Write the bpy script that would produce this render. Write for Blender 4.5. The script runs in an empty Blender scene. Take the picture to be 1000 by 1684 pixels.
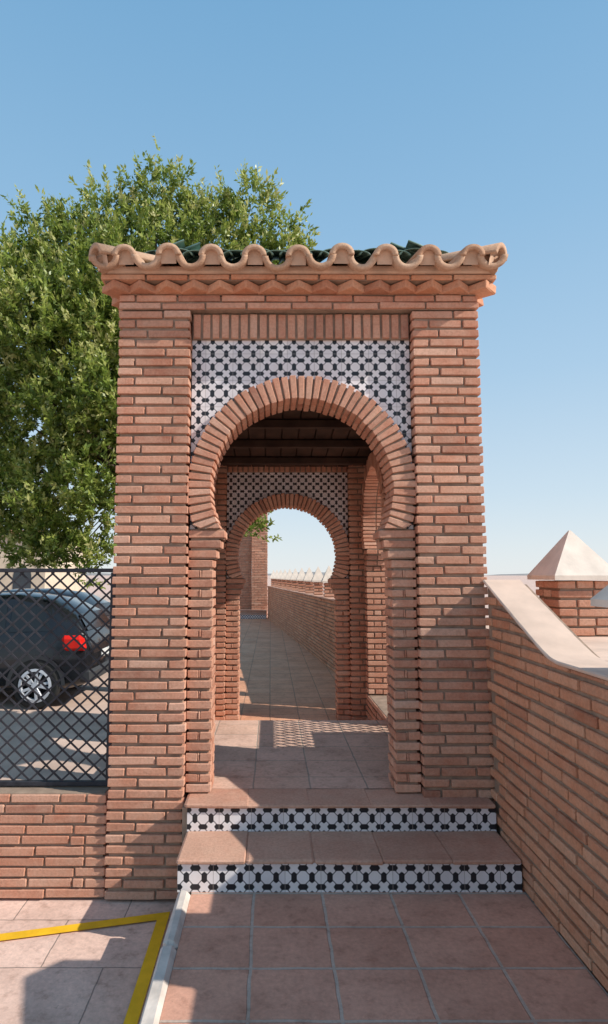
import bpy, math, random
import numpy as np
from mathutils import Vector, Matrix
random.seed(7); rng=np.random.default_rng(7)
scene=bpy.context.scene
COL=scene.collection

# ------------------------------------------------------------------ materials
def newmat(name):
    m=bpy.data.materials.new(name); m.use_nodes=True
    nt=m.node_tree; b=nt.nodes['Principled BSDF']; b.inputs['Roughness'].default_value=.85
    b.inputs['Specular IOR Level'].default_value=.25
    return m,nt,b
def N(nt,t,**k):
    n=nt.nodes.new(t)
    for a,v in k.items(): setattr(n,a,v)
    return n
def val(nt,sock,v):
    if isinstance(v,(int,float)): sock.default_value=v
    else: nt.links.new(v,sock)
def M(nt,op,a,b=0.0,c=None):
    n=N(nt,'ShaderNodeMath',operation=op); val(nt,n.inputs[0],a); val(nt,n.inputs[1],b)
    if c is not None: val(nt,n.inputs[2],c)
    return n.outputs[0]
def ramp(nt,fac,stops):
    r=N(nt,'ShaderNodeValToRGB'); e=r.color_ramp.elements
    while len(e)<len(stops): e.new(.5)
    for i,(p,c) in enumerate(stops):
        e[i].position=p; e[i].color=(c[0],c[1],c[2],1)
    nt.links.new(fac,r.inputs[0]); return r.outputs[0]
def noise(nt,scale,detail=4,rough=.55,vec=None):
    n=N(nt,'ShaderNodeTexNoise'); n.inputs['Scale'].default_value=scale
    n.inputs['Detail'].default_value=detail; n.inputs['Roughness'].default_value=rough
    if vec is None:
        tc=N(nt,'ShaderNodeTexCoord'); vec=tc.outputs['Object']
    nt.links.new(vec,n.inputs['Vector']); return n.outputs[0]
def mix(nt,fac,a,b,mode='MIX'):
    n=N(nt,'ShaderNodeMix',data_type='RGBA',blend_type=mode)
    val(nt,n.inputs[0],fac)
    for s,v in ((n.inputs[6],a),(n.inputs[7],b)):
        if isinstance(v,tuple): s.default_value=(v[0],v[1],v[2],1)
        else: nt.links.new(v,s)
    return n.outputs[2]
def bump(nt,b,h,strength=.4,dist=.004):
    n=N(nt,'ShaderNodeBump'); n.inputs['Strength'].default_value=strength; n.inputs['Distance'].default_value=dist
    nt.links.new(h,n.inputs['Height']); nt.links.new(n.outputs[0],b.inputs['Normal'])
def simple(name,c,rough=.8,var=.25,scale=6,bs=.3,bscale=80,metal=0,bd=.003):
    m,nt,b=newmat(name)
    n1=noise(nt,scale,5)
    lo=tuple(x*(1-var) for x in c); hi=tuple(min(1,x*(1+var)) for x in c)
    nt.links.new(ramp(nt,n1,[(.3,lo),(.7,hi)]),b.inputs['Base Color'])
    b.inputs['Roughness'].default_value=rough; b.inputs['Metallic'].default_value=metal
    if bs>0: bump(nt,b,noise(nt,bscale,4),bs,bd)
    return m

def brick_mat(name,stops,dust=(.66,.45,.34),dk=.28):
    m,nt,b=newmat(name)
    at=N(nt,'ShaderNodeAttribute',attribute_name='bc')
    base=ramp(nt,at.outputs['Fac'],stops)
    n1=noise(nt,9,5,.6); n2=noise(nt,60,5,.65)
    c=mix(nt,M(nt,'MULTIPLY',M(nt,'SUBTRACT',n1,.30),1.15),base,dust,'MIX')
    c2=mix(nt,1.0,c,ramp(nt,n2,[(.3,(.82,.79,.77)),(.7,(1.12,1.12,1.12))]),'MULTIPLY')
    n3=noise(nt,2.2,4,.6)
    c3=mix(nt,M(nt,'MULTIPLY',M(nt,'GREATER_THAN',n2,.65),dk),c2,(.13,.075,.06))
    c4=mix(nt,1.0,c3,ramp(nt,n3,[(.3,(.85,.83,.81)),(.7,(1.08,1.06,1.04))]),'MULTIPLY')
    nt.links.new(c4,b.inputs['Base Color']); b.inputs['Roughness'].default_value=.9
    bump(nt,b,noise(nt,90,6,.72),.7,.0045)
    return m
BRICK=brick_mat('terracotta_brick',[(0,(.38,.16,.105)),(.2,(.50,.215,.137)),(.5,(.59,.268,.172)),(.75,(.64,.325,.217)),(1,(.69,.41,.30))])
BRICKD=brick_mat('terracotta_brick_orange',[(0,(.46,.185,.105)),(.3,(.57,.24,.135)),(.6,(.63,.285,.16)),(1,(.69,.37,.23))],(.67,.43,.30),.22)
MORTAR=simple('mortar',(.32,.23,.17),.95,.25,12,.6,90)
MORTARL=simple('pale_mortar',(.56,.38,.27),.95,.2,10,.6,60)
COPE=simple('smooth_pale_terracotta',(.69,.51,.40),.85,.14,4,.3,40)
CREAM=brick_mat('aged_roof_tile',[(0,(.40,.21,.13)),(.4,(.52,.31,.20)),(1,(.64,.43,.30))],(.58,.42,.30),.35)
GREEN=simple('green_glazed_tile',(.15,.24,.20),.45,.45,8,.1)
STONE=simple('white_stone',(.76,.65,.55),.85,.13,7,.4,60)
KERB=simple('kerb_stone',(.64,.56,.49),.85,.2,9,.5,50)
WOOD=simple('dark_wood',(.06,.036,.026),.7,.4,5,.3)
IRON=simple('dark_painted_iron',(.04,.04,.048),.5,.3,20,.1)
YEL=simple('yellow_paint',(.84,.47,.02),.7,.14,9,.5,70)
BARK=simple('bark',(.16,.12,.09),.95,.35,9,1,25,0,.02)
BLACKP=simple('black_car_paint',(.012,.013,.016),.22,.2,2,0)
BLACKP.node_tree.nodes['Principled BSDF'].inputs['Coat Weight'].default_value=.5
GLASS=simple('dark_car_glass',(.02,.025,.03),.08,.1,2,0)
RUB=simple('rubber',(.02,.02,.02),.85,.2,20,.2)
ALLOY=simple('alloy_rim',(.62,.63,.66),.4,.1,5,0,80,.3)
RED=simple('red_lens',(.75,.02,.012),.2,.1,8,0)
CLEAR=simple('clear_lens',(.6,.6,.6),.15,.1,8,0)
PLATE=simple('number_plate_white',(.7,.7,.68),.5,.05,8,0)
PLAS=simple('grey_plastic',(.05,.05,.052),.6,.1,8,0)
WALLC=simple('cream_render',(.62,.50,.38),.9,.12,1.5,.2)
WINC=simple('dark_window_glass',(.05,.06,.07),.15,.2,3,0)
ROOFC=simple('clay_roof',(.38,.17,.10),.9,.3,5,.5,20)
HILL=simple('far_hill',(.30,.27,.25),.95,.2,.02,0)

def glazed(name,p,off=(0,0),vs=True):
    m,nt,b=newmat(name)
    tc=N(nt,'ShaderNodeTexCoord'); s=N(nt,'ShaderNodeSeparateXYZ'); nt.links.new(tc.outputs['Object'],s.inputs[0])
    u=M(nt,'ADD',M(nt,'DIVIDE',s.outputs[0],p),off[0]); v=M(nt,'ADD',M(nt,'DIVIDE',s.outputs[2],p),off[1])
    def fr(x,o=0.0): return M(nt,'ABSOLUTE',M(nt,'SUBTRACT',M(nt,'FRACT',M(nt,'ADD',x,o)),.5))
    a1=fr(u); b1=fr(v,.5); a2=fr(v); b2=fr(u,.5)
    def hexa(a,bb): return M(nt,'MAXIMUM',M(nt,'DIVIDE',bb,.155),M(nt,'DIVIDE',M(nt,'ADD',a,M(nt,'MULTIPLY',bb,.75)),.31))
    h=M(nt,'MINIMUM',hexa(a1,b1),hexa(a2,b2))
    blk=M(nt,'LESS_THAN',h,1.0)
    lines=M(nt,'LESS_THAN',M(nt,'ABSOLUTE',M(nt,'SUBTRACT',M(nt,'ADD',b1,b2),.5)),.036)
    su=fr(M(nt,'DIVIDE',u,2.0),.25); sv=fr(M(nt,'DIVIDE',v,2.0),.25)
    seam=M(nt,'GREATER_THAN',M(nt,'MAXIMUM',su,sv) if vs else su,.494)
    tu=M(nt,'FLOOR',M(nt,'ADD',M(nt,'DIVIDE',u,2.0),.25)); tv=M(nt,'FLOOR',M(nt,'ADD',M(nt,'DIVIDE',v,2.0),.25))
    wn=N(nt,'ShaderNodeTexWhiteNoise',noise_dimensions='2D'); cb=N(nt,'ShaderNodeCombineXYZ')
    nt.links.new(tu,cb.inputs[0]); nt.links.new(tv,cb.inputs[1]); nt.links.new(cb.outputs[0],wn.inputs['Vector'])
    white=ramp(nt,wn.outputs['Value'],[(0,(.73,.685,.70)),(1,(.86,.81,.80))])
    c=mix(nt,lines,white,(.10,.095,.10)); c=mix(nt,blk,c,(.020,.021,.026)); c=mix(nt,seam,c,(.36,.31,.28))
    n=noise(nt,5,5,.6)
    c=mix(nt,1.0,c,ramp(nt,n,[(.3,(.90,.87,.84)),(.6,(1,1,1))]),'MULTIPLY')
    nt.links.new(c,b.inputs['Base Color'])
    b.inputs['Roughness'].default_value=.35; b.inputs['Specular IOR Level'].default_value=.4
    bump(nt,b,M(nt,'SUBTRACT',1.0,seam),.5,.002)
    return m
TPAN=glazed('patterned_glazed_tile',.0897,(.5,.45))
TRIS=glazed('patterned_riser_tile',.094,(-.5,-.277),False)

def paving(name,w,h,c1,c2,grout,mort=.012,off=(0,0),stag=0.0,rough=.75):
    m,nt,b=newmat(name)
    tc=N(nt,'ShaderNodeTexCoord'); mp=N(nt,'ShaderNodeMapping'); nt.links.new(tc.outputs['Object'],mp.inputs[0])
    mp.inputs['Location'].default_value=(off[0],off[1],0)
    nz=N(nt,'ShaderNodeTexNoise'); nz.inputs['Scale'].default_value=7; nz.inputs['Detail'].default_value=3
    nt.links.new(tc.outputs['Object'],nz.inputs['Vector'])
    vm=N(nt,'ShaderNodeVectorMath',operation='SCALE'); vm.inputs['Scale'].default_value=.014
    nt.links.new(nz.outputs['Color'],vm.inputs[0])
    va=N(nt,'ShaderNodeVectorMath',operation='ADD'); nt.links.new(mp.outputs[0],va.inputs[0]); nt.links.new(vm.outputs[0],va.inputs[1])
    br=N(nt,'ShaderNodeTexBrick',offset=stag,squash=1.0); nt.links.new(va.outputs[0],br.inputs['Vector'])
    br.inputs['Scale'].default_value=1; br.inputs['Brick Width'].default_value=w; br.inputs['Row Height'].default_value=h
    br.inputs['Mortar Size'].default_value=mort/2; br.inputs['Mortar Smooth'].default_value=.4; br.inputs['Bias'].default_value=0
    br.inputs['Color1'].default_value=(*c1,1); br.inputs['Color2'].default_value=(*c2,1); br.inputs['Mortar'].default_value=(*grout,1)
    n1=noise(nt,3.5,6,.62); n2=noise(nt,45,5,.7); n3=noise(nt,14,6,.7); n4=noise(nt,1.1,4,.6)
    c=mix(nt,1.0,br.outputs['Color'],ramp(nt,n1,[(.28,(.80,.76,.73)),(.5,(1,.98,.96)),(.72,(1.12,1.10,1.07))]),'MULTIPLY')
    c=mix(nt,1.0,c,ramp(nt,n2,[(.3,(.84,.84,.84)),(.7,(1.12,1.12,1.12))]),'MULTIPLY')
    c=mix(nt,1.0,c,ramp(nt,n3,[(.3,(.78,.74,.72)),(.46,(1,1,1))]),'MULTIPLY')
    c=mix(nt,M(nt,'MULTIPLY',M(nt,'GREATER_THAN',n3,.67),.3),c,(.12,.08,.07))
    c=mix(nt,1.0,c,ramp(nt,n4,[(.3,(.88,.87,.86)),(.7,(1.06,1.06,1.06))]),'MULTIPLY')
    nt.links.new(c,b.inputs['Base Color']); b.inputs['Roughness'].default_value=rough
    hgt=M(nt,'ADD',M(nt,'SUBTRACT',1.0,br.outputs['Fac']),M(nt,'MULTIPLY',n2,.25))
    bump(nt,b,hgt,.7,.006)
    return m
RAMPM=paving('terracotta_paving',.355,.305,(.59,.305,.215),(.67,.37,.27),(.54,.43,.36),.018,(.08,.285))
FLOORM=paving('worn_terracotta_floor',.36,.36,(.65,.43,.33),(.71,.48,.38),(.42,.34,.28),.012,(.1,.1))
CORRM=paving('corridor_paving',.34,.34,(.68,.34,.20),(.74,.40,.25),(.42,.25,.16),.014,(0,0))
GRM=paving('pink_flagstones',.62,.42,(.69,.475,.385),(.75,.535,.445),(.34,.26,.22),.008,(.2,.12),.5)
ASPH=simple('worn_asphalt',(.58,.42,.335),.92,.2,1.5,.5,90)
TREAD=brick_mat('terracotta_tread',[(0,(.52,.27,.19)),(1,(.62,.36,.26))])

def leafmat():
    m,nt,b=newmat('leaf')
    at=N(nt,'ShaderNodeAttribute',attribute_name='bc')
    c=ramp(nt,at.outputs['Fac'],[(0,(.09,.14,.02)),(.4,(.22,.30,.05)),(.75,(.40,.45,.10)),(1,(.62,.60,.25))])
    nt.links.new(c,b.inputs['Base Color']); b.inputs['Roughness'].default_value=.4
    b.inputs['Specular IOR Level'].default_value=.5
    t=N(nt,'ShaderNodeBsdfTranslucent'); nt.links.new(c,t.inputs[0])
    mx=N(nt,'ShaderNodeMixShader'); mx.inputs[0].default_value=.4
    out=nt.nodes['Material Output']
    nt.links.new(b.outputs[0],mx.inputs[1]); nt.links.new(t.outputs[0],mx.inputs[2]); nt.links.new(mx.outputs[0],out.inputs[0])
    return m
LEAF=leafmat()

# ------------------------------------------------------------------ mesh helpers
def empty(name,label,cat,loc=(0,0,0),group=None):
    e=bpy.data.objects.new(name,None); COL.objects.link(e); e.location=loc
    e.empty_display_size=.2
    e['label']=label; e['category']=cat
    if group: e['group']=group
    return e
def mkobj(name,verts,faces,mats,fm=None,attr=None,parent=None,smooth=False,struct=False):
    me=bpy.data.meshes.new(name); me.from_pydata([tuple(v) for v in verts],[],faces)
    for m in (mats if isinstance(mats,(list,tuple)) else [mats]): me.materials.append(m)
    if fm is not None: me.polygons.foreach_set('material_index',np.array(fm,dtype=np.int32))
    a=me.attributes.new('bc','FLOAT','FACE')
    a.data.foreach_set('value',np.array(attr if attr is not None else [.5]*len(me.polygons),dtype=np.float32))
    if smooth: me.polygons.foreach_set('use_smooth',[True]*len(me.polygons))
    me.update()
    o=bpy.data.objects.new(name,me); COL.objects.link(o)
    if parent is not None: put(o,parent)
    if struct: o['kind']='structure'
    return o
def put(o,p):
    o.parent=p
    o.matrix_parent_inverse=Matrix.Identity(4)
    o.location=Vector(o.location)-Vector(p.location)
CI=[(i,j,k) for i in (0,1) for j in (0,1) for k in (0,1)]
vid={}
for n_,c_ in enumerate(CI):
    for a_ in range(3): vid[(c_,a_)]=n_*3+a_
def topo():
    F=[]
    for a in range(3):
        o=[x for x in range(3) if x!=a]
        for s in (0,1):
            q=[]
            for (p,r) in ((0,0),(1,0),(1,1),(0,1)):
                c=[0,0,0]; c[a]=s; c[o[0]]=p; c[o[1]]=r; q.append(vid[(tuple(c),a)])
            F.append(q)
    for a in range(3):
        for b in range(a+1,3):
            d=3-a-b
            for s in (0,1):
                for t in (0,1):
                    c0=[0,0,0]; c0[a]=s;c0[b]=t;c0[d]=0; c1=list(c0); c1[d]=1; c0=tuple(c0);c1=tuple(c1)
                    F.append([vid[(c0,a)],vid[(c0,b)],vid[(c1,b)],vid[(c1,a)]])
    for c in CI: F.append([vid[(c,0)],vid[(c,1)],vid[(c,2)]])
    P=np.zeros((24,3))
    for c in CI:
        for a in range(3):
            p=np.array([(-1,1)[x] for x in c],float)
            for b in range(3):
                if b!=a: p[b]*=.8
            P[vid[(c,a)]]=p
    out=[]
    for f in F:
        n=np.cross(P[f[1]]-P[f[0]],P[f[2]]-P[f[0]])
        if np.dot(n,P[f].mean(0))<0: f=f[::-1]
        out.append(f)
    return out
TOPO=topo()
class BB:
    def __init__(s): s.v=[];s.f=[];s.m=[];s.a=[];s.n=0
    def hexa(s,C,c=.0033,mat=0,att=None,jit=.0016):
        C={k:np.array(p,float)+rng.uniform(-jit,jit,3) for k,p in C.items()}
        vs=[None]*24
        for k in CI:
            d=[]
            for a in range(3):
                q=list(k); q[a]=1-q[a]; w=C[tuple(q)]-C[k]; L=np.linalg.norm(w)+1e-9
                d.append(w/L*min(c*rng.uniform(.5,1.7),L*.3))
            for a in range(3):
                p=C[k].copy()
                for b in range(3):
                    if b!=a: p=p+d[b]
                vs[vid[(k,a)]]=p
        s.v.extend(vs); n=s.n
        s.f.extend([tuple(n+i for i in f) for f in TOPO]); s.n+=24
        if att is None: att=float(np.clip(rng.normal(.5,.24),0,1))
        s.m.extend([mat]*26); s.a.extend([att]*26)
    def brick(s,x0,x1,y0,y1,z0,z1,c=.0033,mat=0,att=None,jit=.0016):
        X=(x0,x1);Y=(y0,y1);Z=(z0,z1)
        s.hexa({k:(X[k[0]],Y[k[1]],Z[k[2]]) for k in CI},c,mat,att,jit)
    def box(s,x0,x1,y0,y1,z0,z1,mat=1,att=.5):
        n=s.n; X=(x0,x1);Y=(y0,y1);Z=(z0,z1)
        s.v.extend([(X[i],Y[j],Z[k]) for i,j,k in CI]); s.n+=8
        s.f.extend([tuple(n+q for q in f) for f in ((0,1,3,2),(4,6,7,5),(0,4,5,1),(2,3,7,6),(0,2,6,4),(1,5,7,3))])
        s.m.extend([mat]*6); s.a.extend([att]*6)
    def quad(s,p,mat=0,att=.5):
        n=s.n; s.v.extend([tuple(q) for q in p]); s.n+=len(p); s.f.append(tuple(range(n,n+len(p)))); s.m.append(mat); s.a.append(att)
    def obj(s,name,mats,parent=None,**k):
        return mkobj(name,s.v,s.f,mats,s.m,s.a,parent,**k)
PITCH=.0635; BH=.045; J=.013
def split(a,b,alt,blen=.285):
    L=b-a
    if L<blen*.85: return [(a,b)]
    out=[]
    if L<blen*2.2:
        f=.64+rng.uniform(-.04,.04)
        if alt: f=1-f
        m=a+L*f; return [(a,m-J/2),(m+J/2,b)]
    x=a-(blen*.5 if alt else 0)+rng.uniform(-.03,.03)
    while x<b:
        x1=x+blen+rng.uniform(-.02,.02)
        s0=max(x,a); s1=min(x1-J,b)
        if b-x1<.05: s1=b; x1=b+1
        if s1-s0>.03: out.append((s0,s1))
        x=x1
    return out
def masonry(bb,x0,x1,y0,y1,z0,z1,d=.1,rake=.017,sides='xXyY',clip=None,blen=.285,off=0):
    n=max(1,int(round((z1-z0)/PITCH))); ph=(z1-z0)/n
    bh=min(BH,ph*.78)
    d=min(d,(x1-x0)*.45,(y1-y0)*.45)
    for i in range(n):
        za=z0+i*ph+ (ph-bh)*.5; zb=za+bh; alt=((i+off)%2==1)
        xr=(x0,x1) if not alt else (x0+d+J,x1-d-J)
        yr=(y0+d+J,y1-d-J) if not alt else (y0,y1)
        o=lambda: rng.uniform(-.005,.005)
        def put_(a,b,c_,d_,):
            if clip is not None:
                if clip(d_)<za+.02: return
                if clip(c_)<za+.008:
                    for t in np.linspace(c_,d_,40):
                        if clip(t)>=za+.008: c_=t; break
                if d_-c_<.02: return
                C={k:((a,b)[k[0]],(c_,d_)[k[1]],za if k[2]==0 else min(zb,clip((c_,d_)[k[1]])-.001)) for k in CI}
                bb.hexa(C,.004,0,None,.001); return
            dz=rng.uniform(-.0025,.0025)
            bb.brick(a,b,c_,d_,za+dz,zb+dz)
        if 'y' in sides:
            for a,b in split(xr[0],xr[1],(i//2)%2): put_(a,b,y0+o(),y0+d)
        if 'Y' in sides:
            for a,b in split(xr[0],xr[1],(i//2+1)%2): put_(a,b,y1-d,y1+o())
        if yr[1]-yr[0]>.04:
            if 'x' in sides:
                for a,b in split(yr[0],yr[1],(i+i//3)%2,blen): put_(x0+o(),x0+d,a,b)
            if 'X' in sides:
                for a,b in split(yr[0],yr[1],(i+i//3+1)%2,blen): put_(x1-d,x1+o(),a,b)
    if clip is None: bb.box(x0+rake,x1-rake,y0+rake,y1-rake,z0+.002,z1-.006)
    else:
        ys=np.linspace(y0+rake,y1-rake,60)
        for q in range(len(ys)-1):
            a,b=ys[q],ys[q+1]; ha,hb=clip(a)-.004,clip(b)-.004; xa,xb=x0+rake,x1-rake
            bb.quad([(xa,a,z0),(xa,b,z0),(xa,b,hb),(xa,a,ha)],1)
            bb.quad([(xb,a,z0),(xb,b,z0),(xb,b,hb),(xb,a,ha)],1)
            bb.quad([(xa,a,ha),(xb,a,ha),(xb,b,hb),(xa,b,hb)],1)

# ------------------------------------------------------------------ arch bay (local: opening centre x=0, front y=0, floor z=0)
T=.24; CZ=1.885; R0=.58; R1=.732; SPR=1.622; PT=2.877; ST=3.05
def bay_parts():
    P=[]
    for sx in (-1,1):
        bb=BB()
        a,b=(-.72,-.565) if sx<0 else (.565,.72)
        masonry(bb,a,b,0,T,0,SPR-3*PITCH,d=.075)
        for q in range(3):
            e=.022+.026*q
            z=SPR-3*PITCH+q*PITCH
            aa,b2=(a,b+e) if sx<0 else (a-e,b)
            m=T/2
            bb.brick(aa,b2,-.003*q,m-.006,z+.008,z+.008+BH); bb.brick(aa,b2,m+.006,T+.003*q,z+.008,z+.008+BH)
            bb.box(aa+.012,b2-.012,.012,T-.012,z,z+PITCH)
        P.append(('column',bb,[BRICK,MORTAR]))
    bb=BB()
    th=math.asin((CZ-SPR)/R0)
    A0=-th; A1=math.pi+th; n=53
    zc=SPR+.004
    for i in range(n):
        a=A0+(A1-A0)*(i+.0)/n; b=A0+(A1-A0)*(i+1)/n; g=(b-a)*.13
        a+=g; b-=g
        ro=R1+rng.uniform(-.005,.005); ri=R0+rng.uniform(-.004,.004)
        y0=-.03+rng.uniform(-.005,.005)
        for (ya,yb) in ((y0,T/2-.006),(T/2+.006,T+.03)):
            C={}
            for k in CI:
                r=(ri,ro)[k[0]]; an=(b,a)[k[2]]; y=(ya,yb)[k[1]]
                zz=CZ+r*math.sin(an); xx=r*math.cos(an)
                if zz<zc:
                    rr=max(ri,(zc-CZ)/math.sin(an)) if math.sin(an)<0 else r
                    rr=min(rr,r); xx=rr*math.cos(an); zz=CZ+rr*math.sin(an)
                    zz=max(zz,zc)
                C[k]=(xx,y,zz)
            bb.hexa(C,.003,0,None,.0015)
    m=60
    for i in range(m):
        a=A0+(A1-A0)*i/m; b=A0+(A1-A0)*(i+1)/m
        ra,rb=R0+.014,R1-.014; ya,yb=-.012,T+.012
        p=lambda r,t,y:(r*math.cos(t),y,max(SPR,CZ+r*math.sin(t)))
        bb.quad([p(ra,a,ya),p(rb,a,ya),p(rb,b,ya),p(ra,b,ya)],1)
        bb.quad([p(ra,a,yb),p(ra,b,yb),p(rb,b,yb),p(rb,a,yb)],1)
        bb.quad([p(ra,a,ya),p(ra,b,ya),p(ra,b,yb),p(ra,a,yb)],1)
        bb.quad([p(rb,a,ya),p(rb,a,yb),p(rb,b,yb),p(rb,b,ya)],1)
    P.append(('horseshoe_arch',bb,[BRICK,MORTAR]))
    bb=BB()
    ang=sorted(list(np.linspace(A0,A1,80))+[math.atan2(PT-CZ,.718),math.pi-math.atan2(PT-CZ,.718)])
    def outer(t):
        c,s=math.cos(t),math.sin(t); k=1e9
        if abs(c)>1e-6: k=min(k,.718/abs(c))
        if s>1e-6: k=min(k,(PT-CZ)/s)
        return (k*c,max(SPR,CZ+k*s))
    for i in range(len(ang)-1):
        a,b=ang[i],ang[i+1]; r=R0+.04
        ia=(r*math.cos(a),max(SPR,CZ+r*math.sin(a))); ib=(r*math.cos(b),max(SPR,CZ+r*math.sin(b))); oa=outer(a);ob=outer(b)
        for y in (.035,T-.035):
            q=[(ia[0],y,ia[1]),(oa[0],y,oa[1]),(ob[0],y,ob[1]),(ib[0],y,ib[1])]
            bb.quad(q if y<.1 else q[::-1],0)
    P.append(('tile_panel',bb,[TPAN]))
    bb=BB()
    w=1.43/23
    for k in range(23):
        xa=-.715+k*w
        h=ST-PT-.008
        bb.brick(xa+.008,xa+w-.008,.0+rng.uniform(-.004,.004),.1,PT+.004,PT+h)
        bb.brick(xa+.008,xa+w-.008,T-.1,T,PT+.004,PT+h)
    bb.box(-.715,.715,.016,T-.016,PT,ST-.002)
    P.append(('soldier_course',bb,[BRICK,MORTAR]))
    return P
bay_src=[(n,bb.obj(n,m)) for n,bb,m in bay_parts()]
def place_bay(parent,loc,rot=0,first=False):
    ploc=Vector(parent.location)
    for n,o in bay_src:
        q=o if first else o.copy()
        if not first: COL.objects.link(q)
        q.parent=parent; q.location=Vector(loc)-ploc; q.rotation_euler=(0,0,rot)

FZ=.318; GZ=-.27; SUNR=.31; SY=4.998; SY2=6.42
gate=empty('brick_gateway','red brick gateway with horseshoe arches, patterned tiles and tiled eaves','gateway',(.2,3.83,GZ))
place_bay(gate,(.2,3.885,FZ),0,True)
place_bay(gate,(.2,7.2,FZ-.33))
for s_ in (SY,SY2):
    place_bay(gate,(1.09,s_,FZ),-math.pi/2)
    place_bay(gate,(-.72,s_,FZ),math.pi/2)
def part(name,args,parent,mats=None,**k):
    bb=BB(); masonry(bb,*args,**k); return bb.obj(name,mats or [BRICK,MORTAR],parent)
WT=3.368
part('pier',(-.983,-.522,3.83,4.27,GZ,WT),gate)
part('pier',(.922,1.352,3.83,4.27,GZ,WT),gate)
part('pier',(-.983,-.522,7.15,7.59,GZ,WT-.33),gate)
part('pier',(.922,1.352,7.15,7.59,GZ,WT-.33),gate)
for xa,xb in ((1.085,1.335),(-.965,-.715)):
    part('side_plinth',(xa,xb,5.72,7.145,GZ,FZ-.002),gate)
bb=BB(); masonry(bb,-.987,1.356,3.826,7.146,WT+.001,3.468,d=.1)
bb.obj('upper_wall_band',[BRICK,MORTAR],gate)
EX0,EX1,EY0,EY1=-.983,1.352,3.83,7.146
bb=BB()
def tooth(cx,cy,z0,z1,h=.072):
    C={}
    for k in CI:
        dx=(-h,h)[k[0]]; dy=(-h,h)[k[1]]; r=math.sqrt(.5)
        C[k]=(cx+(dx-dy)*r,cy+(dx+dy)*r,(z0,z1)[k[2]])
    bb.hexa(C,.005,0,None,.004)
dz0,dz1=3.474,3.526
sp=.172
n=int((EX1-EX0+.1)/sp)
for i in range(n+1):
    x=EX0-.02+(EX1-EX0+.04)*i/n
    tooth(x,EY0-.0,dz0,dz1); tooth(x,EY1+.0,dz0,dz1)
n=int((EY1-EY0)/sp)
for i in range(1,n):
    y=EY0+(EY1-EY0)*i/n
    tooth(EX0-.0,y,dz0,dz1); tooth(EX1+.0,y,dz0,dz1)
bb.box(EX0+.01,EX1-.01,EY0+.01,EY1-.01,3.469,3.58)
masonry(bb,EX0-.105,EX1+.095,EY0-.085,EY1+.1,3.53,3.57,d=.16)
bb.obj('cornice',[BRICKD,MORTAR],gate)
bb=BB()
bb.brick(EX0-.105,EX1+.095,EY0-.095,EY1+.11,3.571,3.62,.009,0,.5,.004)
bb.obj('mortar_bed',[MORTARL],gate)
roof=mkobj('roof',[(EX0-.08,EY0-.08,3.63),(EX1+.08,EY0-.08,3.63),(EX1+.08,EY1+.08,3.63),(EX0-.08,EY1+.08,3.63),((EX0+EX1)/2,EY0+1.1,4.12),((EX0+EX1)/2,EY1-1.1,4.12)],
   [(0,1,4),(1,2,5,4),(2,3,5),(3,0,4,5)],GREEN,parent=gate)
class TB(BB):
    def shell(s,P,D,S,r,L,flip,t=.014,mat=0,att=.5,seg=14,taper=.9,sq=1.0):
        P=np.array(P,float);D=np.array(D,float);S=np.array(S,float);D/=np.linalg.norm(D)
        U=np.cross(S,D); U=U if U[2]>0 else -U
        n=s.n
        jt=rng.uniform(-.03,.03)
        for (q,rr) in ((0,r),(L,r*taper)):
            for rad in (rr,rr-t):
                for i in range(seg+1):
                    a=math.pi*i/seg
                    s.v.append(P+D*q+S*math.cos(a)*rad+U*flip*math.sin(a)*rad*sq+S*jt*.2)
        s.n+=4*(seg+1); K=seg+1
        for i in range(seg):
            for f in ((n+i,n+i+1,n+2*K+i+1,n+2*K+i),(n+K+i,n+3*K+i,n+3*K+i+1,n+K+i+1),(n+i,n+K+i,n+K+i+1,n+i+1)):
                s.f.append(f); s.m.append(mat); s.a.append(att)
        for f in ((n,n+2*K,n+3*K,n+K),(n+K-1,n+2*K-1,n+4*K-1,n+3*K-1)):
            s.f.append(f); s.m.append(mat); s.a.append(att)
    def fill(s,P,D,S,r,flip,mat,ext=0):
        P=np.array(P,float);D=np.array(D,float);S=np.array(S,float);D/=np.linalg.norm(D)
        U=np.cross(S,D); U=U if U[2]>0 else -U
        q=[P+S*math.cos(math.pi*i/8)*r+U*flip*math.sin(math.pi*i/8)*r for i in range(9)]
        if ext: q+= [P-S*r-U*ext,P+S*r-U*ext]
        s.quad(q,mat)
tb=TB()
OV=.195; ex0,ex1,ey0,ey1=EX0-.135,EX1+.115,EY0-OV,EY1+OV
ZE=3.638; SL=.3; SG=.46
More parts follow.
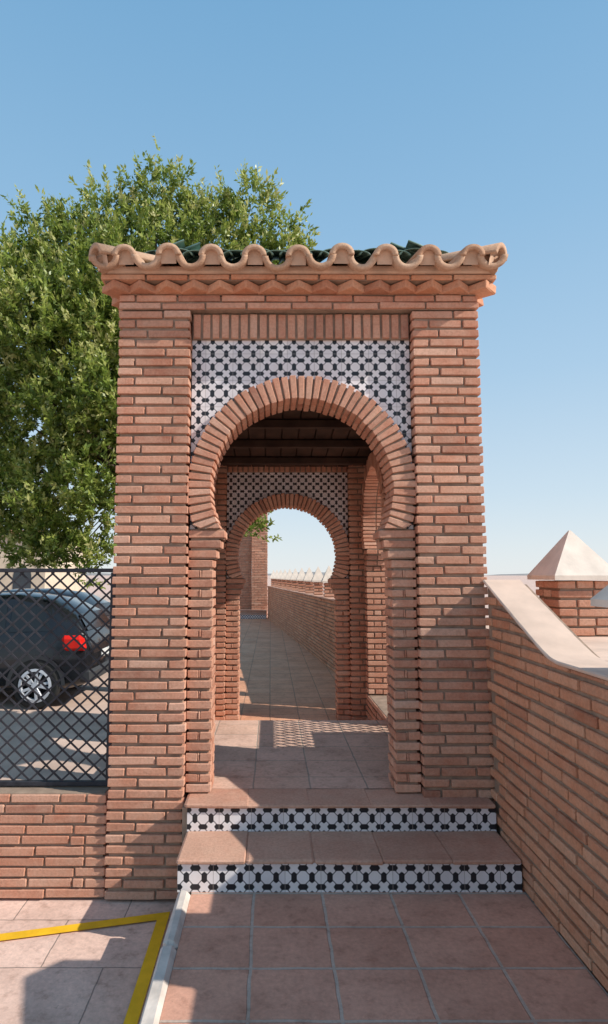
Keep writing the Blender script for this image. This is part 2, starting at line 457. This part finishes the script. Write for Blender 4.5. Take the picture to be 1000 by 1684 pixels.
def edge(p0,p1,D):
    p0=np.array(p0);p1=np.array(p1); L=np.linalg.norm(p1-p0); S=(p1-p0)/L
    n=int(round(L/.268)); w=L/n
    Dv=np.array([D[0],D[1],SL]); Dg=np.array([D[0],D[1],SG])
    for i in range(n+1):
        d=i*w; P=p0+S*d
        dist=min(d,L-d)
        jz=rng.uniform(-.006,.006); jo=rng.uniform(-.015,.015)
        tb.shell(P+np.array([0,0,jz])+Dv*jo,Dv,S,.095,max(.16,min(.5,dist+.1)),-1,.037,0,float(rng.uniform(0,1)),sq=.92)
        if dist>.2: tb.shell(P+Dg*.34+np.array([0,0,.024]),Dg,S,.10,max(.1,min(.9,dist*.8)),1,.014,1,float(rng.uniform(0,1)),sq=.35)
        if i<n:
            P=p0+S*(d+w/2); dist=min(d+w/2,L-d-w/2)
            jo=rng.uniform(-.014,.014); at=float(rng.uniform(0,1))
            Pc=P+Dv*(.0+jo)+np.array([0,0,-.003+jz])
            tb.shell(Pc,Dv,S,.078,max(.2,min(.5,dist+.1)),1,.035,0,at,sq=.86)
            tb.fill(Pc+Dv*.03,Dv,S,.048,1,2,.05)
            if dist>.2: tb.shell(P+Dg*.34+np.array([0,0,.028]),Dg,S,.115,max(.1,min(.9,dist*.8)),1,.014,1,at,sq=.38)
edge((ex0+.07,ey0,ZE),(ex1-.07,ey0,ZE),(0,1))
edge((ex0,ey0+.13,ZE),(ex0,ey1-.13,ZE),(1,0))
edge((ex1,ey0+.13,ZE),(ex1,ey1-.13,ZE),(-1,0))
edge((ex0+.07,ey1,ZE),(ex1-.07,ey1,ZE),(0,-1))
for cx,cy,dx,dy in ((ex0,ey0,1,1),(ex1,ey0,-1,1),(ex0,ey1,1,-1),(ex1,ey1,-1,-1)):
    S=np.array([-dy,dx,0])/math.sqrt(2)
    tb.shell((cx+.02*dx,cy+.02*dy,ZE-.0),(dx,dy,.3),S,.082,.5,1,.032,0,.7)
    tb.fill((cx+.05*dx,cy+.05*dy,ZE-.0),(dx,dy,.3),S,.062,1,2,.06)
    tb.shell((cx+.3*dx,cy+.3*dy,ZE+.08),(dx,dy,.40),S,.075,1.0,1,.018,1,.7,sq=.6)
et=tb.obj('eave_tiles',[CREAM,GREEN,MORTARL],smooth=True)
et.parent=roof
bb=BB()
def czf(y): return 3.34-(y-4.15)*.135
for i in range(11):
    xa=-.74+i*.171
    C={k:((xa+.004,xa+.165)[k[0]],(4.13,7.2)[k[1]],czf((4.13,7.2)[k[1]])+(0,.03)[k[2]]) for k in CI}
    bb.hexa(C,.004,0,.5,.001)
C={k:((-.98,1.34)[k[0]],(4.13,7.2)[k[1]],czf((4.13,7.2)[k[1]])+(.032,.06)[k[2]]) for k in CI}
bb.hexa(C,.001,0,.5,.0)
bb.obj('ceiling',[WOOD],gate)
bb=BB()
for y in (4.6,5.15,5.7,6.25,6.8):
    bb.brick(-.74,1.12,y,y+.07,czf(y)-.09,czf(y)-.012,.006,0,.5)
bb.obj('ceiling_beams',[WOOD],gate)

def lattice(bb,a0,a1,z0,z1,pos,axis='x',sp=.095,w=.013,slope=1.0,t=.006):
    W=a1-a0; H=z1-z0
    for layer,sg in ((0,1),(1,-1)):
        k=-H/slope
        while k<W:
            s0=max(0,-k*slope); s1=min(H,(W-k)*slope)
            if s1-s0>.01:
                p=[(k+s0/slope,s0),(k+s1/slope,s1)]
                if sg<0: p=[(W-q[0],q[1]) for q in p]
                dx=p[1][0]-p[0][0]; dz=p[1][1]-p[0][1]; L=math.hypot(dx,dz); nx,nz=-dz/L*w/2,dx/L*w/2
                n=bb.n; o0=pos+layer*t; o1=o0+t
                for (q,sn,o) in [(q,sn,o) for o in (o0,o1) for (q,sn) in ((0,-1),(0,1),(1,1),(1,-1))]:
                    a=a0+p[q][0]+sn*nx; z=z0+p[q][1]+sn*nz
                    bb.v.append((a,o,z) if axis=='x' else (o,a,z))
                bb.n+=8
                for f in ((0,1,2,3),(4,7,6,5),(0,4,5,1),(1,5,6,2),(2,6,7,3),(3,7,4,0)):
                    bb.f.append(tuple(n+i for i in f)); bb.m.append(0); bb.a.append(.5)
            k+=sp
for s_ in (SY,):
    scr=empty('lattice_screen','dark iron lattice screen with rails set in the side arch','screen',(1.2,s_,FZ))
    bb=BB(); lattice(bb,s_-.555,s_+.555,FZ+.12,1.24,1.2,'y',.085,.019,1.5)
    bb.obj('lattice',[IRON],scr)
    bb=BB()
    for (c,d) in ((FZ+.07,FZ+.12),(1.24,1.30)): bb.brick(1.18,1.23,s_-.56,s_+.56,c,d,.003,0,.5,0)
    for y in (s_-.555,s_+.525): bb.brick(1.186,1.224,y,y+.03,FZ+.002,1.24,.003,0,.5,0)
    bb.obj('frame',[IRON],scr)

# ------------------------------------------------------------------ steps
steps=empty('entrance_steps','two terracotta steps with black and white patterned tile risers','steps',(.4,3.38,0))
SX0,SX1=-.488,1.316
bb=BB(); bb.box(SX0+.004,SX1,3.392,3.735,-.26,.135,0); bb.box(-.518,SX1+.0,3.745,5.79,-.26,.29,0); bb.obj('core',[MORTAR],steps)
def riser(y,z0,z1,par=None,x0=None,x1=None):
    x0=SX0 if x0 is None else x0; x1=SX1 if x1 is None else x1
    W=x1-x0; h=z1-z0
    o=mkobj('riser',[(0,0,0),(W,0,0),(W,0,h),(0,0,h),(0,.01,0),(W,.01,0),(W,.01,h),(0,.01,h)],
        [(0,1,2,3),(0,4,5,1),(2,6,7,3),(0,3,7,4),(1,5,6,2)],TRIS)
    par=par or steps
    o.parent=par; o.location=Vector((x0,y,z0))-Vector(par.location)
    return o
riser(3.38,.0,.146); riser(3.731,.163,.300)
bb=BB(); w=(SX1-SX0)/5
for i in range(5):
    bb.brick(SX0-.006+i*w+.003,SX0+(i+1)*w-.003,3.362,3.742,.142,.165,.009,0,float(rng.uniform(0,1)),.003)
bb.obj('tread',[TREAD],steps)
bb=BB()
for i in range(5):
    bb.brick(SX0-.02+i*w+.003,SX0+(i+1)*w-.003,3.712,3.99,.296,.318,.009,0,float(rng.uniform(0,1)),.003)
bb.obj('tread',[TREAD],steps)
fl=mkobj('passage_floor',[(-.98,3.992,.316),(1.33,3.992,.316),(1.33,5.8,.316),(-.98,5.8,.316),(-.98,5.8,-.0),(1.33,5.8,0)],[(0,1,2,3),(3,2,5,4)],FLOORM,struct=True)

# ------------------------------------------------------------------ ground etc
def sheet(name,x0,x1,y0,y1,z,mat):
    return mkobj(name,[(x0,y0,z),(x1,y0,z),(x1,y1,z),(x0,y1,z)],[(0,1,2,3)],mat,struct=True)
sheet('ground',-1500,1500,-1500,3000,GZ-.01,GRM)
sheet('parking_lot',-40,-1.0,4.1,60,GZ-.004,ASPH)
bb=BB(); bb.box(-.412,1.335,-2,3.385,GZ-.005,0,0); o=bb.obj('ramp_pavement',[RAMPM]); o['kind']='structure'
bb=BB()
y=-2
while y<3.37:
    y1=min(y+.98,3.372); bb.brick(-.482,-.414,y,y1-.006,GZ-.005,.022,.016,0,.5,.003); y=y1
o=bb.obj('kerb',[KERB]); o['kind']='structure'
mkobj('corridor_path',[(-1.2,5.8,-.004),(1.5,5.8,-.004),(1.45,7.6,-.004),(0.1,24,-.004),(-3.2,24,-.004),(-1.2,7.6,-.004)],[(0,1,2,3,4,5)],CORRM,struct=True)
z=GZ-.001
vs=[(-.575,3.722,z),(-1.75,3.43,z),(-1.75,3.36,z),(-.636,3.634,z),(-.622,-1,z),(-.562,-1,z)]
mkobj('road_marking',vs,[(0,1,2,3),(0,3,4,5)],YEL,struct=True)

# right wall with swept coping
def top(y):
    pts=[(-5,1.236),(2.88,1.236),(2.95,1.244),(3.02,1.265),(3.12,1.304),(3.25,1.358),(3.37,1.408),(3.49,1.459),(3.6,1.505),(3.7,1.548),(3.85,1.612)]
    return float(np.interp(y,[p[0] for p in pts],[p[1] for p in pts]))
rw=empty('boundary_wall','low red brick boundary wall with swept terracotta coping beside the ramp','wall',(1.4,2,0))
bb=BB(); masonry(bb,1.325,1.6,.2,3.826,-.0,1.65,clip=top,d=.11,sides='xy',blen=.27)
bb.obj('brickwork',[BRICKD,MORTAR],rw)
V_=[];F_=[]
ys=[.2,.9,1.6,2.3,2.85]+list(np.arange(2.88,3.82,.04))+[3.826]
for i,y in enumerate(ys):
    t=top(y)
    for (x,dz) in ((1.322,.0),(1.319,.004),(1.319,.012),(1.326,.017),(1.55,.017),(1.555,.0)): V_.append((x+rng.uniform(-.001,.001),y,t+dz))
    if i:
        for k in range(5): a=(i-1)*6+k; F_.append((a,a+6,a+7,a+1))
F_.append((0,1,2,3,4,5))
mkobj('coping',V_,F_,COPE,parent=rw)
bb=BB()
for a,b in ((.2,1.2),(1.2,2.2),(2.2,3.2),(3.2,4.05),(4.05,5.0)):
    bb.brick(1.557,2.9,a+.002,b-.002,1.235,1.2525,.003,0,.5,.0003)
bb.obj('terrace_top',[COPE],rw)
bb=BB(); bb.box(1.56,2.85,.25,4.95,GZ-.005,1.234,0)
ys2=np.linspace(2.9,3.826,16)
bb.obj('terrace_core',[MORTARL],rw)
mkobj('sweep_side',[(1.554,y,1.2) for y in ys2]+[(1.554,y,top(y)+.01) for y in ys2],[(i+1,i,i+16,i+17) for i in range(15)],COPE,parent=rw)

def pillar(x0,x1,y0,y1,z0,z1,apex,label,first=None,group='pyramid capped brick pillars along the parapet',f=.11):
    e=empty('capped_pillar',label,'pillar',((x0+x1)/2,(y0+y1)/2,z0),group)
    if first:
        for c in first.children:
            q=c.copy(); q.parent=e; COL.objects.link(q)
        return e
    bb=BB(); masonry(bb,x0,x1,y0,y1,z0,z1,d=.11); bb.obj('shaft',[BRICK,MORTAR],e)
    o=(x1-x0)*f; bb=BB(); a0,a1,b0,b1=x0-o,x1+o,y0-o,y1+o; zb=z1+.001; zc=z1+.03; cx,cy=(x0+x1)/2,(y0+y1)/2
    V=[(a0,b0,zb),(a1,b0,zb),(a1,b1,zb),(a0,b1,zb),(a0,b0,zc),(a1,b0,zc),(a1,b1,zc),(a0,b1,zc),
       (cx-.006,cy-.006,apex),(cx+.006,cy-.006,apex),(cx+.006,cy+.006,apex),(cx-.006,cy+.006,apex)]
    F=[(3,2,1,0),(0,1,5,4),(1,2,6,5),(2,3,7,6),(3,0,4,7),(4,5,9,8),(5,6,10,9),(6,7,11,10),(7,4,8,11),(8,9,10,11)]
    mkobj('pyramid_cap',V,F,STONE,parent=e)
    return e
pillar(1.87,2.22,4.0,4.35,1.254,1.615,1.95,'square red brick pillar with pale pyramid cap on the wall')
pillar(1.385,1.78,2.10,2.5,1.256,1.52,1.85,'short red brick pillar with pale pyramid cap on the coping',None,f=.15)

# corridor parapet
p0=Vector((1.36,7.6)); p1=Vector((-.12,23.6)); d=p1-p0; L=d.length; ang=math.atan2(-d.x,d.y)
pw=empty('parapet_wall','long red brick parapet wall lining the paved corridor','wall',(p0.x,p0.y,0)); pw.rotation_euler=(0,0,ang)
bb=BB(); masonry(bb,0,.3,0,L,-.2,1.2,sides='xX',d=.1)
o=bb.obj('brickwork',[BRICKD,MORTAR]); o.parent=pw
bb=BB(); y=0
while y<L-.05:
    bb.brick(-.02,.32,y,min(y+.5,L)-.004,1.2,1.225,.004,0,float(rng.uniform(0,1)),.001); y+=.5
o=bb.obj('coping',[TREAD]); o.parent=pw
firstp=None
u=d.normalized(); sd=Vector((u.y,-u.x))
for i in range(13):
    c=p0+u*(.55+i*1.22)+sd*.15
    if firstp is None:
        firstp=pillar(c.x-.10,c.x+.10,c.y-.10,c.y+.10,1.226,1.50,1.82,'small brick pillar with pale pyramid cap on the parapet',f=.2)
    else:
        pillar(c.x-.10,c.x+.10,c.y-.10,c.y+.10,1.226,1.50,1.82,'small brick pillar with pale pyramid cap on the parapet',firstp)

# far gateway (plain piers)
fg=empty('far_brick_gateway','distant plain brick gateway piers at the corridor end','gateway',(-1.27,24,0))
part('pier',(-.74,-.12,24,24.6,0,3.9),fg)
part('pier',(-1.7,-.742,24.2,24.6,0,3.9),fg)
part('upper_wall_band',(-2.6,-.12,24,24.6,3.901,4.35),fg)
fs=empty('corridor_steps','two tiled steps at the far end of the corridor','steps',(-1.3,23.3,0))
riser(23.3,0,.15,fs,-2.6,-.15)
bb=BB(); bb.brick(-2.6,-.15,23.29,23.6,.15,.17,.004,0,.5); bb.brick(-2.6,-.15,23.6,24.6,.28,.3,.004,0,.5); bb.box(-2.6,-.15,23.62,24.6,0,.28,0); bb.obj('tread',[TREAD],fs)

# left low wall + fence
lw=empty('low_wall','low red brick wall carrying an iron lattice fence','wall',(-2,3.9,GZ))
part('brickwork',(-4.2,-.99,3.85,4.11,GZ,.335),lw,d=.12)
fe=empty('lattice_fence','dark iron diamond lattice fence panel on the low brick wall','fence',(-2,3.98,.34))
bb=BB(); lattice(bb,-4.1,-1.02,.365,1.665,3.975,'x',.100,.0115,.92); bb.obj('lattice',[IRON],fe)
bb=BB()
for a,b in ((.338,.366),(1.665,1.69)): bb.brick(-4.1,-1.0,3.965,3.998,a,b,.003,0,.5,0)
bb.obj('rail',[IRON],fe)
for x in (-1.03,-2.55,-4.1):
    bb=BB(); bb.brick(x,x+.034,3.964,3.999,.366,1.664,.003,0,.5,0); bb.obj('post',[IRON],fe)

# ------------------------------------------------------------------ tree
tree=empty('leafy_tree','tall evergreen tree with dense small-leaved crown behind the gateway','tree',(-1.95,10.3,GZ))
def tube(bb,pts,rad,seg=10):
    rings=[]
    for i,p in enumerate(pts):
        p=np.array(p,float)
        t=np.array(pts[min(i+1,len(pts)-1)],float)-np.array(pts[max(i-1,0)],float); t/=np.linalg.norm(t)
        a=np.cross(t,[0.3,1,.1]); a/=np.linalg.norm(a); b=np.cross(t,a)
        n=bb.n
        for k in range(seg):
            q=2*math.pi*k/seg; bb.v.append(p+(a*math.cos(q)+b*math.sin(q))*rad[i])
        bb.n+=seg; rings.append(n)
    for r0,r1 in zip(rings[:-1],rings[1:]):
        for k in range(seg):
            bb.f.append((r0+k,r0+(k+1)%seg,r1+(k+1)%seg,r1+k)); bb.m.append(0); bb.a.append(.5)
lobes=[(-1.9,0,8.2,.45),(-1.65,.1,7.7,.45),(-2.83,.1,7.9,.42),(-2.4,.1,7.5,.45),(-1.14,.2,7.75,.45),(-.35,0,8.05,.34),(-.42,0,7.55,.42),(.25,.1,7.55,.2),(.55,.1,7.15,.18),(.2,.1,7.1,.3),(-3.83,0,7.35,.5),(-3.3,0,7.3,.5),(-4.4,-.2,6.75,.6),(-4.2,-.2,6.2,.7),
(-3.2,-.2,6.7,.85),(-2.0,-.2,6.9,.85),(-.95,0,7.1,.65),(-.2,.1,6.85,.5),(-4.3,-.5,5.1,.9),(-3.2,-.8,5.46,.95),(-3.8,-.6,4.0,.85),(-3.0,-.9,4.2,.8),
(-3.3,-.7,2.85,.65),(-4.1,-.2,3.0,.7),(-2.8,-.6,2.35,.45),(-3.35,-.6,2.1,.42),(-3.0,-.7,1.85,.32),(-3.9,-.2,2.2,.45),(-4.4,0,2.35,.45),(-2.65,-.9,3.2,.6),(-2.45,-1.2,4.3,.65),(-2.5,-1.0,5.3,.7),(-2.5,-.8,6.2,.7),(-3.9,-.8,5.9,.65),(-5.3,.2,5.5,1.0),(-5.2,.3,4.1,.9),(-5.0,.2,2.9,.7),(-1.8,-.2,4.6,1.2),(-1.4,0,6,1.0),(-.6,.2,6.1,.8),
(-.45,-.3,2.45,.28),(-.35,-.3,2.75,.22),(-.85,-.3,2.5,.3),(-.5,.6,3.0,.4),(-.75,-.2,3.1,.4),(-1.2,.1,3.5,.8),(-2.4,.8,6.4,1.0),(-3.6,1.2,5.6,1.1),(-2.4,1.5,4.6,1.2),(-3.3,1.0,3.6,.9),(-1.6,1.3,5.4,1.0),(-5.8,1,6.1,.7)]
TY=10.1
bb=BB(); base=np.array([-1.95,10.3,GZ-.05])
tube(bb,[base,base+[.03,0,.5],base+[-.02,.05,1.3],base+[-.1,0,2.3],base+[-.25,-.05,3.4]],[.26,.2,.17,.16,.14],14)
fork=base+np.array([-.25,-.05,3.4])
for i,(x,y,z,r) in enumerate(lobes):
    e=np.array([x,TY+y,z]); s=fork if z>3.3 else fork+[0,0,-.5]
    m1=s*.6+e*.4+rng.uniform(-.25,.25,3)+[0,0,.15 if z>3.3 else .5]; m2=s*.2+e*.8+rng.uniform(-.15,.15,3)+[0,0,0 if z>3.3 else .3]
    k=1 if z>3.3 else .5
    tube(bb,[s,m1,m2,e],[.07*k,.045*k,.02*k,.008],7)
bb.obj('trunk',[BARK],tree,smooth=True)
V=[];At=[]
def leaves(cx,cy,cz,r,ns,nl,k0=.55,k1=1.1,up=1.0):
    dirs=rng.normal(size=(ns,3)); dirs/=np.linalg.norm(dirs,axis=1)[:,None]
    rad=r*rng.uniform(k0,k1,ns)**.7
    st=np.array([cx,cy,cz])+dirs*rad[:,None]*[1,1,.95]
    g=dirs*.65+np.array([0,0,.85])+rng.normal(size=(ns,3))*.32; g/=np.linalg.norm(g,axis=1)[:,None]
    Ls=rng.uniform(.12,.48,ns)*up
    t=rng.uniform(0,1,(ns,nl))
    pos=st[:,None,:]+g[:,None,:]*(t*Ls[:,None])[:,:,None]+rng.normal(size=(ns,nl,3))*.017
    ld=g[:,None,:]*.65+rng.normal(size=(ns,nl,3))*.52; ld/=np.linalg.norm(ld,axis=2)[:,:,None]
    sd_=np.cross(ld,rng.normal(size=(ns,nl,3))); sd_/=np.linalg.norm(sd_,axis=2)[:,:,None]
    ln=rng.uniform(.06,.115,(ns,nl,1)); wd=ln*.2
    nr=np.cross(ld,sd_)
    p0=pos; p1=pos+ld*ln*.45+sd_*wd+nr*ln*.05; p2=pos+ld*ln; p3=pos+ld*ln*.45-sd_*wd+nr*ln*.05
    V.append(np.stack([p0,p1,p2,p3],2).reshape(-1,3))
    tone=np.clip(rng.normal(.46,.19,ns)[:,None]+rng.normal(0,.13,(ns,nl))+(t-.5)*.6,0,1)
    At.append(tone.reshape(-1))
for (x,y,z,r) in lobes:
    leaves(x,TY+y,z,r,int(185*r*r+58*r),32,up=1.25 if z>7 else 1.0)
    if r>.6: leaves(x,TY+y,z,r*.62,int(55*r*r),20,.2,1)
V=np.concatenate(V); At=np.concatenate(At); nq=len(At)
me=bpy.data.meshes.new('crown')
me.vertices.add(len(V)); me.vertices.foreach_set('co',V.astype(np.float32).ravel())
me.loops.add(nq*4); me.loops.foreach_set('vertex_index',np.arange(nq*4,dtype=np.int32))
me.polygons.add(nq); me.polygons.foreach_set('loop_start',np.arange(0,nq*4,4,dtype=np.int32)); 
me.update(calc_edges=True); me.materials.append(LEAF)
a=me.attributes.new('bc','FLOAT','FACE'); a.data.foreach_set('value',At.astype(np.float32))
o=bpy.data.objects.new('crown',me); COL.objects.link(o); put(o,tree)
print('leaves',nq)

# ------------------------------------------------------------------ car
def lathe(bb,prof,seg=28,mat=0):
    n=bb.n
    for r,y in prof:
        for k in range(seg):
            q=2*math.pi*k/seg; bb.v.append((r*math.cos(q),y,r*math.sin(q)))
    bb.n+=len(prof)*seg
    for i in range(len(prof)-1):
        for k in range(seg):
            bb.f.append((n+i*seg+k,n+i*seg+(k+1)%seg,n+(i+1)*seg+(k+1)%seg,n+(i+1)*seg+k)); bb.m.append(mat); bb.a.append(.5)
def make_car(loc,rot,label):
    e=empty('parked_car',label,'car',(0,0,0),'cars parked behind the fence')
    st=[(-2.15,.30,.62,.62,.70),(-2.1,.26,.74,.76,.80),(-1.7,.24,.86,.90,.88),(-1.05,.24,.95,1.02,.90),(-.35,.24,1.0,1.52,.90),(.1,.24,1.0,1.60,.90),(.9,.24,1.02,1.61,.90),(1.45,.24,1.05,1.53,.89),(1.84,.28,1.06,1.33,.87),(2.02,.33,1.0,1.07,.84),(2.12,.40,.72,.76,.76)]
    rows=[]
    for (x,zb,belt,tp,w) in st:
        cab=min(1,max(0,(tp-belt)/.5)); wr=w-.20*cab
        rows.append([(x,-w*.86,zb),(x,-w*.985,zb+.09),(x,-w,.58 if belt>.7 else .5),(x,-w*.975,belt-.015),(x,-w*.96,belt+.012),(x,-wr,tp-.06*cab-.01),(x,-wr*.86,tp),(x,0,tp+.025*cab+.01),
                     (x,wr*.86,tp),(x,wr,tp-.06*cab-.01),(x,w*.96,belt+.012),(x,w*.975,belt-.015),(x,w,.58 if belt>.7 else .5),(x,w*.985,zb+.09),(x,w*.86,zb)])
    V_=[p for r in rows for p in r]; K=15; F_=[]
    for i in range(len(rows)-1):
        for j in range(K-1):
            F_.append((i*K+j,i*K+j+1,(i+1)*K+j+1,(i+1)*K+j))
    F_.append(tuple(range(K))[::-1]); F_.append(tuple((len(rows)-1)*K+j for j in range(K)))
    for i in range(len(rows)-1): F_.append((i*K,(i+1)*K,(i+1)*K+K-1,i*K+K-1))
    b=mkobj('body',V_,F_,BLACKP,smooth=True); b.parent=e
    wb=BB()
    def sidept(x,f,s):
        xs=[q[0] for q in st]; g=lambda c:np.interp(x,xs,[q[c] for q in st])
        belt,tp,w=g(2),g(3),g(4); cab=min(1,max(0,(tp-belt)/.5)); wr=w-.20*cab
        za,zb2=belt+.012,tp-.06*cab-.01
        return (x,s*((w*.96)*(1-f)+wr*f+.006),za*(1-f)+zb2*f)
    for s in (-1,1):
        for (xa,xb,xc,xd) in ((-.72,-.42,.0,.0),(.06,.06,.86,.84),(.93,.92,1.55,1.35)):
            q=[sidept(xa,.1,s),sidept(xc,.1,s),sidept(xd,.92,s),sidept(xb,.88,s)]
            wb.quad(q if s<0 else q[::-1],0)
    wb.quad([(-1.0,-.74,1.06),(-1.0,.74,1.06),(-.40,.62,1.485),(-.40,-.62,1.485)],0)
    wb.quad([(2.03,.68,1.10),(2.03,-.68,1.10),(1.865,-.6,1.335),(1.865,.6,1.335)],0)
    w=wb.obj('windows',[GLASS]); w.parent=e
    for x in (-1.32,1.36):
        for s in (-1,1):
            wh=empty('wheel','','',(x,s*.815,.335)); del wh['label']; del wh['category']; wh.parent=e
            bb=BB(); lathe(bb,[(.20,-.09),(.30,-.11),(.325,-.10),(.335,-.07),(.335,.07),(.325,.10),(.30,.11),(.20,.09)]); t=bb.obj('tyre',[RUB],smooth=True); t.parent=wh
            bb=BB(); lathe(bb,[(.0,.02*s),(.205,.02*s)],28,1); lathe(bb,[(.205,.05*s),(.24,.112*s),(.20,.118*s),(.19,.06*s)],28,0); lathe(bb,[(0,.11*s),(.05,.11*s),(.055,.05*s)],16)
            for k in range(5):
                a=2*math.pi*k/5
                for dd in (-.2,.2):
                    c1,s1=math.cos(a+dd*.6),math.sin(a+dd*.6); c2,s2=math.cos(a+dd),math.sin(a+dd)
                    C={}
                    for kk in CI:
                        r=(.04,.21)[kk[0]]; cc,ss=(c1,s1) if kk[0]==0 else (c2,s2); t_=(-.019,.019)[kk[2]]; yy=(.06*s,.108*s)[kk[1]]
                        C[kk]=(r*cc-ss*t_,yy,r*ss+cc*t_)
                    bb.hexa(C,.003,0,.5,0)
            r_=bb.obj('rim',[ALLOY,RUB]); r_.parent=wh
            bb=BB(); n=bb.n
            for k in range(21):
                a=math.pi*(k/20)
                for r in (.37,.425): bb.v.append((x+r*math.cos(a),s*.908,.335+r*math.sin(a)))
            bb.n+=42
            for k in range(20): bb.f.append((2*k,2*k+1,2*k+3,2*k+2)); bb.m.append(0); bb.a.append(.5)
            bb.quad([(x+.37*math.cos(math.pi*k/20),s*.9035,.335+.37*math.sin(math.pi*k/20)) for k in range(21)],1)
            q=bb.obj('wheel_arch',[PLAS,RUB]); q.parent=e
    for s in (-1,1):
        bb=BB(); C={k:((1.74,2.06)[k[0]] - (.05 if k[2] else 0),(.60,.905)[k[1]]*s,(.82,1.04)[k[2]]) for k in CI}
        bb.hexa(C,.035,0,.5,0); t=bb.obj('tail_light',[RED]); t.parent=e
        bb=BB(); C={k:((-2.12,-1.75)[k[0]],(.5,.86)[k[1]]*s,(.66,.80)[k[2]]) for k in CI}
        bb.hexa(C,.03,0,.5,0); t=bb.obj('headlight',[CLEAR]); t.parent=e
        bb=BB(); C={k:((-.78,-.6)[k[0]],(.9,1.05)[k[1]]*s,(1.0,1.12)[k[2]]) for k in CI}
        bb.hexa(C,.03,0,.5,0); t=bb.obj('wing_mirror',[BLACKP]); t.parent=e
    bb=BB(); bb.brick(1.95,2.17,-.84,.84,.36,.56,.05,0,.5,0); t=bb.obj('bumper',[PLAS]); t.parent=e
    bb=BB(); bb.brick(2.11,2.135,-.26,.26,.66,.77,.004,0,.5,0); t=bb.obj('number_plate',[PLATE]); t.parent=e
    e.location=loc; e.rotation_euler=(0,0,rot)
    return e
def deepcopy(o,parent=None):
    q=o.copy(); COL.objects.link(q)
    if parent is not None: q.parent=parent
    for c in o.children: deepcopy(c,q)
    return q
car=make_car((-4.74,9.9,GZ),0.0,'black hatchback with red tail lights parked behind the lattice fence')
c2=deepcopy(car); c2.location=(-5.33,12.7,GZ+.0); c2['label']='black car parked beyond the first under the tree'
c3=deepcopy(car); c3.location=(-10.5,17,GZ); c3.rotation_euler=(0,0,.1); c3['label']='dark car parked near the cream building'

# ------------------------------------------------------------------ background building
bd=empty('cream_building','cream rendered low building with arched openings and clay roof','building',(-14,27,GZ))
bb=BB(); bb.box(-22,-9.9,27,33,GZ,3.5,0); bb.obj('wall',[WALLC],bd)
bb=BB()
for i in range(49):
    x=-22.2+i*.26; bb.brick(x,x+.17,26.7,30,3.5,3.60,.03,0)
bb.box(-22.3,-9.6,26.7,33.2,3.5,3.55,0); bb.obj('roof',[ROOFC],bd)
for i in range(7):
    x=-21.2+i*1.65
    for z0,hh in ((.3,1.3),):
        wv=[(x,26.985,z0),(x+.8,26.985,z0)]+[(x+.4+.4*math.cos(math.pi*k/10),26.985,z0+hh+.4*math.sin(math.pi*k/10)) for k in range(11)]
        w=mkobj('window',wv,[tuple(range(len(wv)))],WINC,parent=bd)
        bb=BB(); bb.brick(x-.06,x+.86,26.9,26.98,z0-.08,z0-.01,.01,0,.5,0); bb.obj('sill',[STONE],bd)
hv=[];hf=[]
for i in range(81):
    x=-1400+i*35; h=5+3*math.sin(i*.31)+2*math.sin(i*.77+1)+rng.uniform(-1,1)
    hv+= [(x,1300,-5),(x,1500,h)]
for i in range(80): hf.append((2*i,2*i+2,2*i+3,2*i+1))
mkobj('hills',hv,hf,HILL,struct=True)

# ------------------------------------------------------------------ light
sd3=Vector((1,-SUNR,.77)).normalized()
el=math.asin(sd3.z)
sun=bpy.data.lights.new('sun','SUN'); sun.energy=5.0; sun.angle=math.radians(.5); sun.color=(1,.95,.87)
so=bpy.data.objects.new('sun',sun); COL.objects.link(so); so.rotation_euler=sd3.to_track_quat('Z','Y').to_euler(); so.location=(10,-3,10)
w=bpy.data.worlds.new('World'); scene.world=w; w.use_nodes=True
nt=w.node_tree; bg=nt.nodes['Background']
sk=nt.nodes.new('ShaderNodeTexSky'); sk.sky_type='NISHITA'; sk.sun_disc=False; sk.sun_elevation=el; sk.sun_rotation=math.atan2(sd3.x,sd3.y)
sk.air_density=1.0; sk.dust_density=.4; sk.ozone_density=1.5
tc=nt.nodes.new('ShaderNodeTexCoord'); sx=nt.nodes.new('ShaderNodeSeparateXYZ'); nt.links.new(tc.outputs['Generated'],sx.inputs[0])
S=1/.15
g=ramp(nt,sx.outputs[2],[(0,(.80,.85,.88)),(.12,(.62,.76,.87)),(.30,(.43,.635,.83)),(.50,(.30,.53,.77)),(.72,(.20,.43,.69)),(1,(.19,.38,.62))])
gm=nt.nodes.new('ShaderNodeVectorMath'); gm.operation='SCALE'; gm.inputs['Scale'].default_value=S; nt.links.new(g,gm.inputs[0])
mx=mix(nt,.9,sk.outputs[0],gm.outputs[0])
nt.links.new(mx,bg.inputs[0]); bg.inputs[1].default_value=.15
cam=bpy.data.cameras.new('camera'); co=bpy.data.objects.new('camera',cam); COL.objects.link(co)
cam.sensor_fit='HORIZONTAL'; cam.sensor_width=36; cam.lens=36*1.006; cam.shift_x=.055; cam.clip_end=6000; cam.clip_start=.05
co.location=(0,0,1.65); co.rotation_euler=(math.radians(90+5.85),0,0)
scene.camera=co
scene.view_settings.view_transform='Standard'; scene.view_settings.look='None'; scene.view_settings.exposure=0
